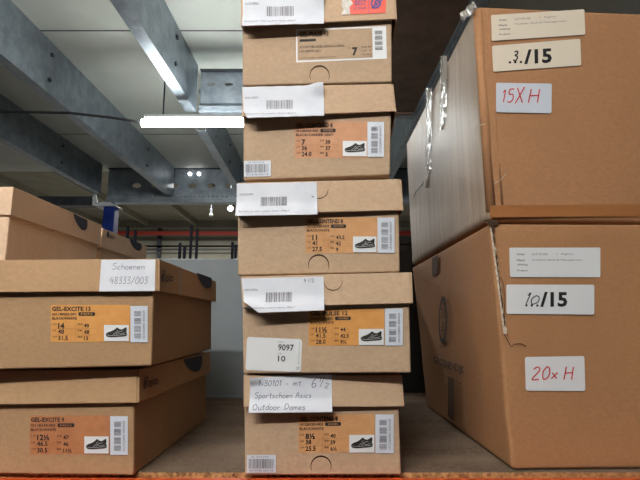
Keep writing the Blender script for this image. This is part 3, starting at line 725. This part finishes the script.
mb = MB(); patch(mb, f, [(432.6, 258.4), (438.4, 254.6), (438.4, 273), (432.6, 276.4)], .0012); mb.build('tape', M['dark_tape'], c2['root'], c2['body']); mb = MB(); patch(mb, f, [(448.4, 376), (454.6, 379), (454.6, 422), (448.4, 416)], .0012)
mb.build('tape', M['dark_tape'], c2['root'], c2['body'])

# ------------------------------------------------------------------ shelf, beam, things at its back
mb = MB(); mb.box(-1.3, .644, SH - .018, 1.3, 1.75, SH)
o = mb.build('shelf_board', [M['chip'], M['chip_edge']], bevel=.0008); tag(o, 'worn chipboard shelf board carrying all the boxes', 'shelf')
for p in o.data.polygons: p.material_index = 1 if p.normal.z < .5 else 0
root = empty('shelf_beam', (0, .65, SH - .12)); tag(root, 'orange rack beam under the front edge of the chipboard shelf', 'beam')
mb = MB(); mb.box(-1.3, .598, SH - .12, 1.3, .642, SH - .0046); mb.build('beam', M['orange_paint'], root, bevel=.003)
mb = MB(); mb.box(-1.3, .642, SH - .12, 1.3, .660, SH - .0185); mb.build('ledge', M['orange_paint'], root, bevel=.001)

mb = MB(); yb = 1.222
x0, x1 = -.415, .16; zt = CAMZ + .152
mb.box(x0, yb, SH, x1, yb + .035, zt); g = empty('grey_board', (-.13, yb + .02, SH)); mb.build('board', M['grey_board'], g, bevel=.003)
tag(g, 'plain grey board standing upright at the back of the shelf', 'board')
mb = MB(); mb.box(x0 - .002, yb - .004, SH, x1 + .002, yb + .039, SH + .007); mb.build('kickrail', M['grey_board'], g, bevel=.002)

root = empty('black_crate', (.26, 1.44, SH)); tag(root, 'black crate in the gap between the tall stack and the cartons', 'crate')
zt = atY(405, 237, 1.32).z
mb = MB(); t = .006
mb.box(.17, 1.32, SH, .38, 1.32 + t, zt); mb.box(.17, 1.56, SH, .38, 1.56 + t, zt); mb.box(.17, 1.32 + t, SH, .17 + t, 1.56, zt); mb.box(.38 - t, 1.32 + t, SH, .38, 1.56, zt); mb.box(.17 + t, 1.32 + t, SH, .38 - t, 1.56, SH + t)
mb.build('body', M['black'], root)
mb = MB(); mb.box(.165, 1.314, zt - .02, .385, 1.32, zt + .003); mb.box(.165, 1.566, zt - .02, .385, 1.572, zt + .003); mb.box(.163, 1.314, zt - .02, .17, 1.572, zt + .003); mb.box(.38, 1.314, zt - .02, .387, 1.572, zt + .003)
mb.build('rim', M['black'], root, bevel=.001)

# ------------------------------------------------------------------ mezzanine above
ZB, ZC = CAMZ + 1.0, CAMZ + 1.24
def struct(o): return tag(o, kind='structure')
mb = MB(); mb.box(-4, -1.5, ZC, 4, 4.0, ZC + .04); 
o = struct(mb.build('ceiling', M['ceiling']))
mb = MB()
for y in (.75, 1.95, 3.15): mb.box(-4, y, ZC - .0015, 4, y + .006, ZC); struct(mb.build('ceiling_seam', M['steel_dark'])); mb = MB()
def purlin(label, x0, y0, x1, y1, hole=True, group='galvanised joists under the mezzanine'):
    """C-section joist with lips, running away from the camera."""
    root = empty('ceiling_joist', ((x0 + x1) / 2, (y0 + y1) / 2, ZB)); tag(root, label, 'joist', group)
    t, w, lip, h = .004, .05, .014, ZC - ZB
    side = -1 if x0 < 0 else 1
    prof = [(0, 0), (w, 0), (w, lip), (w - t, lip), (w - t, t), (t, t), (t, h - t), (w - t, h - t), (w - t, h - lip), (w, h - lip), (w, h), (0, h)]
    mb = MB(); n = len(prof)
    vs = [V((x0 + p[0] * -side * -1 * (1), y0, ZB + p[1])) if False else V((x0 + side * p[0], y0, ZB + p[1])) for p in prof] + [V((x1 + side * p[0], y1, ZB + p[1])) for p in prof]
    mb.add(vs, [(i, (i + 1) % n, n + (i + 1) % n, n + i) for i in range(n)] + [tuple(range(n)), tuple(range(2 * n - 1, n - 1, -1))])
    mb.build('channel', M['steel'], root)
    for k in range(3):
        t_ = (k + .5) / 3; x, y = lerp(x0, x1, t_), lerp(y0, y1, t_)
        for dz in (.06, h - .06):
            mb = MB(); mb.tube([(x - side * .0005, y, ZB + dz), (x - side * .008, y, ZB + dz)], .010, 8); mb.build('bolt', M['steel_dark'], root)
    return root
purlin('galvanised joist running overhead from the top edge towards the lit tube', -.638, .2, -.602, 2.25)
purlin('galvanised joist continuing beyond the lit tube to the perforated beam', -.612, 2.50, -.62, 3.895)
purlin('galvanised joist with pale lower flange, below the black cable, further left', -1.225, .2, -1.2, 3.895)
purlin('dark joist at the left edge, running behind the blue post head', -1.80, .2, -1.76, 3.82)
purlin('grey joist edging the dark brown panel, above the upper carton', .500, .4, .468, 3.895)

def web_with_holes(x0, x1, z0, z1, y, holes, th):
    """A flat plate with real holes: a filled, extruded outline turned to a mesh."""
    c = bpy.data.curves.new('w', 'CURVE'); c.dimensions = '2D'; c.fill_mode = 'BOTH'; c.extrude = th / 2
    def loop(pts):
        s = c.splines.new('POLY'); s.points.add(len(pts) - 1); s.use_cyclic_u = True
        for q, p in zip(s.points, pts): q.co = (p[0], p[1], 0, 1)
    loop([(x0, z0), (x1, z0), (x1, z1), (x0, z1)])
    for hx, hz, rx, rz in holes:
        loop([(hx + rx * math.cos(2 * math.pi * k / 16), hz + rz * math.sin(2 * math.pi * k / 16)) for k in range(16)])
    o = bpy.data.objects.new('w', c); COL.objects.link(o)
    me = bpy.data.meshes.new_from_object(o.evaluated_get(bpy.context.evaluated_depsgraph_get()))
    mb = MB(); mb.add([(v.co.x, y + v.co.z, v.co.y) for v in me.vertices], [tuple(p.vertices) for p in me.polygons])
    bpy.data.objects.remove(o); bpy.data.curves.remove(c); bpy.data.meshes.remove(me)
    return mb
def cross_beam(label, x0, x1, y, z0, z1, holes):
    root = empty('steel_beam', ((x0 + x1) / 2, y, z0)); tag(root, label, 'beam')
    web_with_holes(x0, x1, z0 + .02, z1 - .004, y, holes, .004).build('web', M['steel'], root)
    mb = MB(); mb.box(x0, y - .03, z0, x1, y + .06, z0 + .02); mb.box(x0, y - .03, z0 + .02, x1, y - .026, z0 + .035); mb.build('lower_flange', M['steel'], root, bevel=.002)
    mb = MB(); mb.box(x0, y - .03, z1 - .004, x1, y + .06, z1); mb.build('upper_flange', M['steel_dark'], root)
    return root
s = 3.93; hs = []
for px in (-2, -1, 0, 1, 2, 3, 4, 5, 6, 7, 8, 9, 10): hs.append((atY(174 + 18.6 * px, 185.8, s).x, atY(174, 185.8, s).z, .036, .021))
for k in range(60): hs.append((atY(130 + 4.6 * k, 197, s).x, atY(174, 196.6, s).z, .007, .007))
cross_beam('galvanised beam with a row of oval holes, in front of the far hall', -1.755, 1.6, s, CAMZ + .95, ZC, hs)
hs = [(x * .09 - .55, ZB + .17, .022, .008) for x in range(0, 16)]
cross_beam('short steel cross beam just above the lit tube', -.60, .46, 2.31, ZB + .01, ZC, hs)
o = MB(); o.box(-4, 3.90, CAMZ + .925, -1.86, 4.0, CAMZ + .999); o = o.build('ceiling_beam', M['steel_dark'], bevel=.003); tag(o, 'dark low steel beam left of the blue post head', 'beam')

root = empty('ceiling_board', (.28, 1.6, ZB)); tag(root, 'dark brown chipboard panel overhead, right of the tall stack', 'panel')
mb = MB(); mb.hexa([V((.06, .9, ZB + .002)), V((.488, .9, ZB + .002)), V((.458, 2.27, ZB + .002)), V((.06, 2.27, ZB + .002)), V((.06, .9, ZB + .03)), V((.488, .9, ZB + .03)), V((.458, 2.27, ZB + .03)), V((.06, 2.27, ZB + .03))])
mb.build('panel', M['brown'], root)
mb = MB(); mb.box(.06, 2.262, ZB - .008, .452, 2.276, ZB + .03); mb.build('edge_strip', M['brown'], root)

# lit tube
p = atY(140.5, 123, 2.10)
zl = p.z; xl = p.x; xr = xl + .60
root = empty('tube_lamp', ((xl + xr) / 2, 2.10, zl)); tag(root, 'lit white tube lamp hanging below the mezzanine, behind the stack', 'lamp')
mb = MB(); r = .0175
pts = [(xl, 2.10, zl)] + [(xl + .012 * k, 2.10, zl) for k in (1,)] + [(xr - .012, 2.10, zl), (xr, 2.10, zl)]
mb.tube([(xl + .004, 2.10, zl), (xr - .004, 2.10, zl)], r, 16); mb.build('diffuser', M['lamp'], root, bevel=.008, smooth=False)
mb = MB(); mb.box(xl + .02, 2.084, zl + .02, xr - .02, 2.116, zl + .036); mb.build('housing', M['white_metal'], root, bevel=.003)
for q in (.1, .5):
    mb = MB(); mb.tube([(xl + q, 2.10, zl + .036), (xl + q, 2.10, ZC)], .004, 6); mb.build('hanger', M['steel_dark'], root)
c0 = atY(70, 113, 2.0); mb = MB()
a = [V((-1.9, 2.0, c0.z + .02)), c0, atY(110, 117.4, 2.04), V((xl - .02, 2.09, zl + .004)), V((xl + .004, 2.10, zl))]
mb.tube(a, .006, 8); mb.build('power_cable', M['cable'], root)

# blue post with its white head
pc = atY(111.5, 208, 3.95)
root = empty('blue_post', (pc.x, 3.95, 0)); tag(root, 'blue steel post under the left end of the perforated beam', 'post')
mb = MB(); mb.box(pc.x - .046, 3.905, .012, pc.x + .046, 3.995, pc.z - .0); mb.build('shaft', M['blue'], root, bevel=.004)
mb = MB(); mb.box(pc.x - .1, 3.86, 0, pc.x + .1, 4.04, .012); mb.build('foot_plate', M['blue'], root)
mb = MB(); z = pc.z; zz = CAMZ + 1.0 
mb.hexa([V((pc.x - .11, 3.87, z)), V((pc.x + .07, 3.87, z)), V((pc.x + .07, 4.03, z)), V((pc.x - .11, 4.03, z)), V((pc.x - .07, 3.88, z + .034)), V((pc.x + .02, 3.88, z + .034)), V((pc.x + .02, 4.02, z + .034)), V((pc.x - .07, 4.02, z + .034))])
mb.tube([(pc.x - .09, 3.87, z + .02), (pc.x - .115, 3.87, z + .12), (pc.x - .105, 3.87, z + .2)], .013, 8)
mb.build('head_bracket', M['white_metal'], root, bevel=.003)

# glowing discs added on the beam, standing in for hall lamps seen through holes
for i, (px, py, lab) in enumerate(((190, 174, 'small bright disc standing in for a hall lamp behind the perforated beam, left of two'), (199, 174, 'small bright disc standing in for a hall lamp behind the perforated beam, right of two'))):
    c = atY(px, py, s - .012); root = empty('hole_glow', c); tag(root, lab, 'lamp', 'bright discs standing in for hall lamps behind the perforated beam')
    mb = MB(); mb.tube([c + V((0, .002, 0)), c + V((0, -.012, 0))], .014, 14); mb.build('lamp_glow', M['lamp_glow'], root)
    mb = MB(); mb.tube([c + V((0, .010, 0)), c + V((0, .002, 0))], .018, 14); mb.build('rim', M['white_metal'], root)

# ------------------------------------------------------------------ far hall
RZ = CAMZ + 3.0
mb = MB(); mb.box(-12, -3, -.1, 12, 15.2, 0); struct(mb.build('floor', M['concrete']))
mb = MB(); mb.box(-12, 15, 0, 12, 15.2, RZ + .5); struct(mb.build('wall_back', M['hall']))
mb = MB(); mb.box(-12, 4.6, RZ, 12, 15.2, RZ + .1); struct(mb.build('roof', M['roof']))
mb = MB(); mb.box(-12, 14.7, RZ - .22, 12, 14.98, RZ - .002); struct(mb.build('trim_eaves', M['hall']))
for i in range(9):
    x = -8.2 + 1.45 * i
    mb = MB(); mb.hexa([V((x, 4.7, RZ - .16)), V((x + .1, 4.7, RZ - .16)), V((x + .1, 14.9, RZ - .16)), V((x, 14.9, RZ - .16)), V((x, 4.7, RZ)), V((x + .1, 4.7, RZ)), V((x + .1, 14.9, RZ)), V((x, 14.9, RZ))])
    struct(mb.build('roof_beam', M['roof']))
Yr = 13.6
def far_bar(name, label, cat, y0, y1, m, Y, th=.06, x0=-9, x1=3):
    a, b = atY(190, y0, Y), atY(190, y1, Y)
    mb = MB(); mb.box(x0, Y, b.z, x1, Y + th, a.z); o = mb.build(name, m); tag(o, label, cat); return o
far_bar('rack_rail', 'long red rail across the far hall wall', 'rail', 231.2, 234.8, M['red'], 14.2, .12)
far_bar('wall_rail', 'thin dark rail along the far wall below the red one, upper', 'rail', 245.3, 246.7, M['black_post'], 14.6)
far_bar('wall_rail', 'faint grey rail along the far wall, lowest of three', 'rail', 249.2, 250.0, M['steel_dark'], 14.6)
mb = MB(); a = atY(162, 222, 14.9)
mb.box(a.x - .05, 14.72, 0, a.x + .05, 14.82, RZ - .22); o = mb.build('wall_column', M['steel_dark']); struct(o)
for px, yt, Y, w, lab in ((128, 226, 12, .028, 'black rack upright just right of the blue post, taller'), (135.6, 230, 12, .028, 'black rack upright right of the blue post, second'),
                       (180.2, 243, 11, .028, 'short black rack upright, left of the central four in the far hall'), (184.8, 246, 11, .028, 'shortest black rack upright in the far hall, second of the central four'),
                       (191.6, 225, 12, .028, 'tallest black rack upright, crossing the red rail mid hall'), (197.4, 228.6, 12, .028, 'tall black rack upright crossing the red rail, beside the tallest'),
                       (232.6, 242, 11, .028, 'black rack upright beside the tall stack in the far hall'), (235.8, 244.6, 11, .028, 'black rack upright in the far hall, half hidden by the tall stack')):
    a = atY(px, yt, Y); root = empty('rack_upright', (a.x, Y, 0)); tag(root, lab, 'post', 'black rack uprights in the far hall')
    mb = MB(); mb.box(a.x - w, Y - w, .008, a.x + w, Y + w, a.z); mb.build('post', M['black_post'], root)
    mb = MB(); mb.box(a.x - .033, Y - .06, 0, a.x + .033, Y + .06, .008); mb.build('foot_plate', M['black_post'], root)
def bay_lamp(px, py, Y, r, lab, m):
    a = atY(px, py, Y); root = empty('bay_lamp', a); tag(root, lab, 'lamp')
    mb = MB(); n = 12; vs = [a + V((r * math.cos(2 * math.pi * k / n) * math.sin(j * math.pi / 6), r * math.sin(2 * math.pi * k / n) * math.sin(j * math.pi / 6), .045 - .05 * math.cos(j * math.pi / 6))) for j in range(1, 6) for k in range(n)]
    mb.add(vs, [(j * n + k, j * n + (k + 1) % n, (j + 1) * n + (k + 1) % n, (j + 1) * n + k) for j in range(4) for k in range(n)] + [tuple(range(n)), tuple(range(4 * n, 5 * n))]); mb.build('lens', m, root, smooth=True)
    mb = MB(); mb.tube([a + V((0, 0, .08)), a + V((0, 0, .2))], r * .5, 10); mb.build('housing', M['steel_dark'], root)
    mb = MB(); mb.tube([a + V((0, 0, .2)), V((a.x, a.y, RZ))], .01, 6); mb.build('hanger', M['steel_dark'], root)
bay_lamp(230.4, 211, 9, .055, 'bright round bay lamp beside the tall stack under the far roof', M['lamp_glow'])
bay_lamp(211, 217, 11, .05, 'dim small lamp hanging under the far roof, left of the bright one', M['dim_lens'])

# ------------------------------------------------------------------ light
def area(name, loc, sx, sy, power, col, rot=(0, 0, 0)):
    l = bpy.data.lights.new(name, 'AREA'); l.shape = 'RECTANGLE'; l.size = sx; l.size_y = sy; l.energy = power; l.color = col
    o = bpy.data.objects.new(name, l); COL.objects.link(o); o.location = loc; o.rotation_euler = rot; return o
for ax, ay, az, em, alab in ((-1.22, -.66, .98, 'aisle_lamp', 'lit tube lamp hanging over the aisle in front of the shelves'),):
    root = empty('tube_lamp', (ax + .6, ay, CAMZ + az)); tag(root, alab, 'lamp')
    mb = MB(); mb.tube([(ax, ay, CAMZ + az), (ax + 1.2, ay, CAMZ + az)], .025, 16); mb.build('diffuser', M[em], root)
    for q in (.15, 1.05):
        mb = MB(); mb.tube([(ax + q, ay, CAMZ + az + .025), (ax + q, ay, ZC)], .004, 6); mb.build('hanger', M['steel_dark'], root)
area('hall lamps', (-2.5, 10, RZ - .3), 5, 3, 950, (1, .98, .92))
w = bpy.data.worlds.new('world'); scene.world = w; w.use_nodes = True
w.node_tree.nodes['Background'].inputs[0].default_value = (.85, .93, 1, 1); w.node_tree.nodes['Background'].inputs[1].default_value = .02

vs = scene.view_settings
vs.view_transform = 'Standard'; vs.look = 'None'; vs.exposure = 0; vs.gamma = 1; vs.use_curve_mapping = False
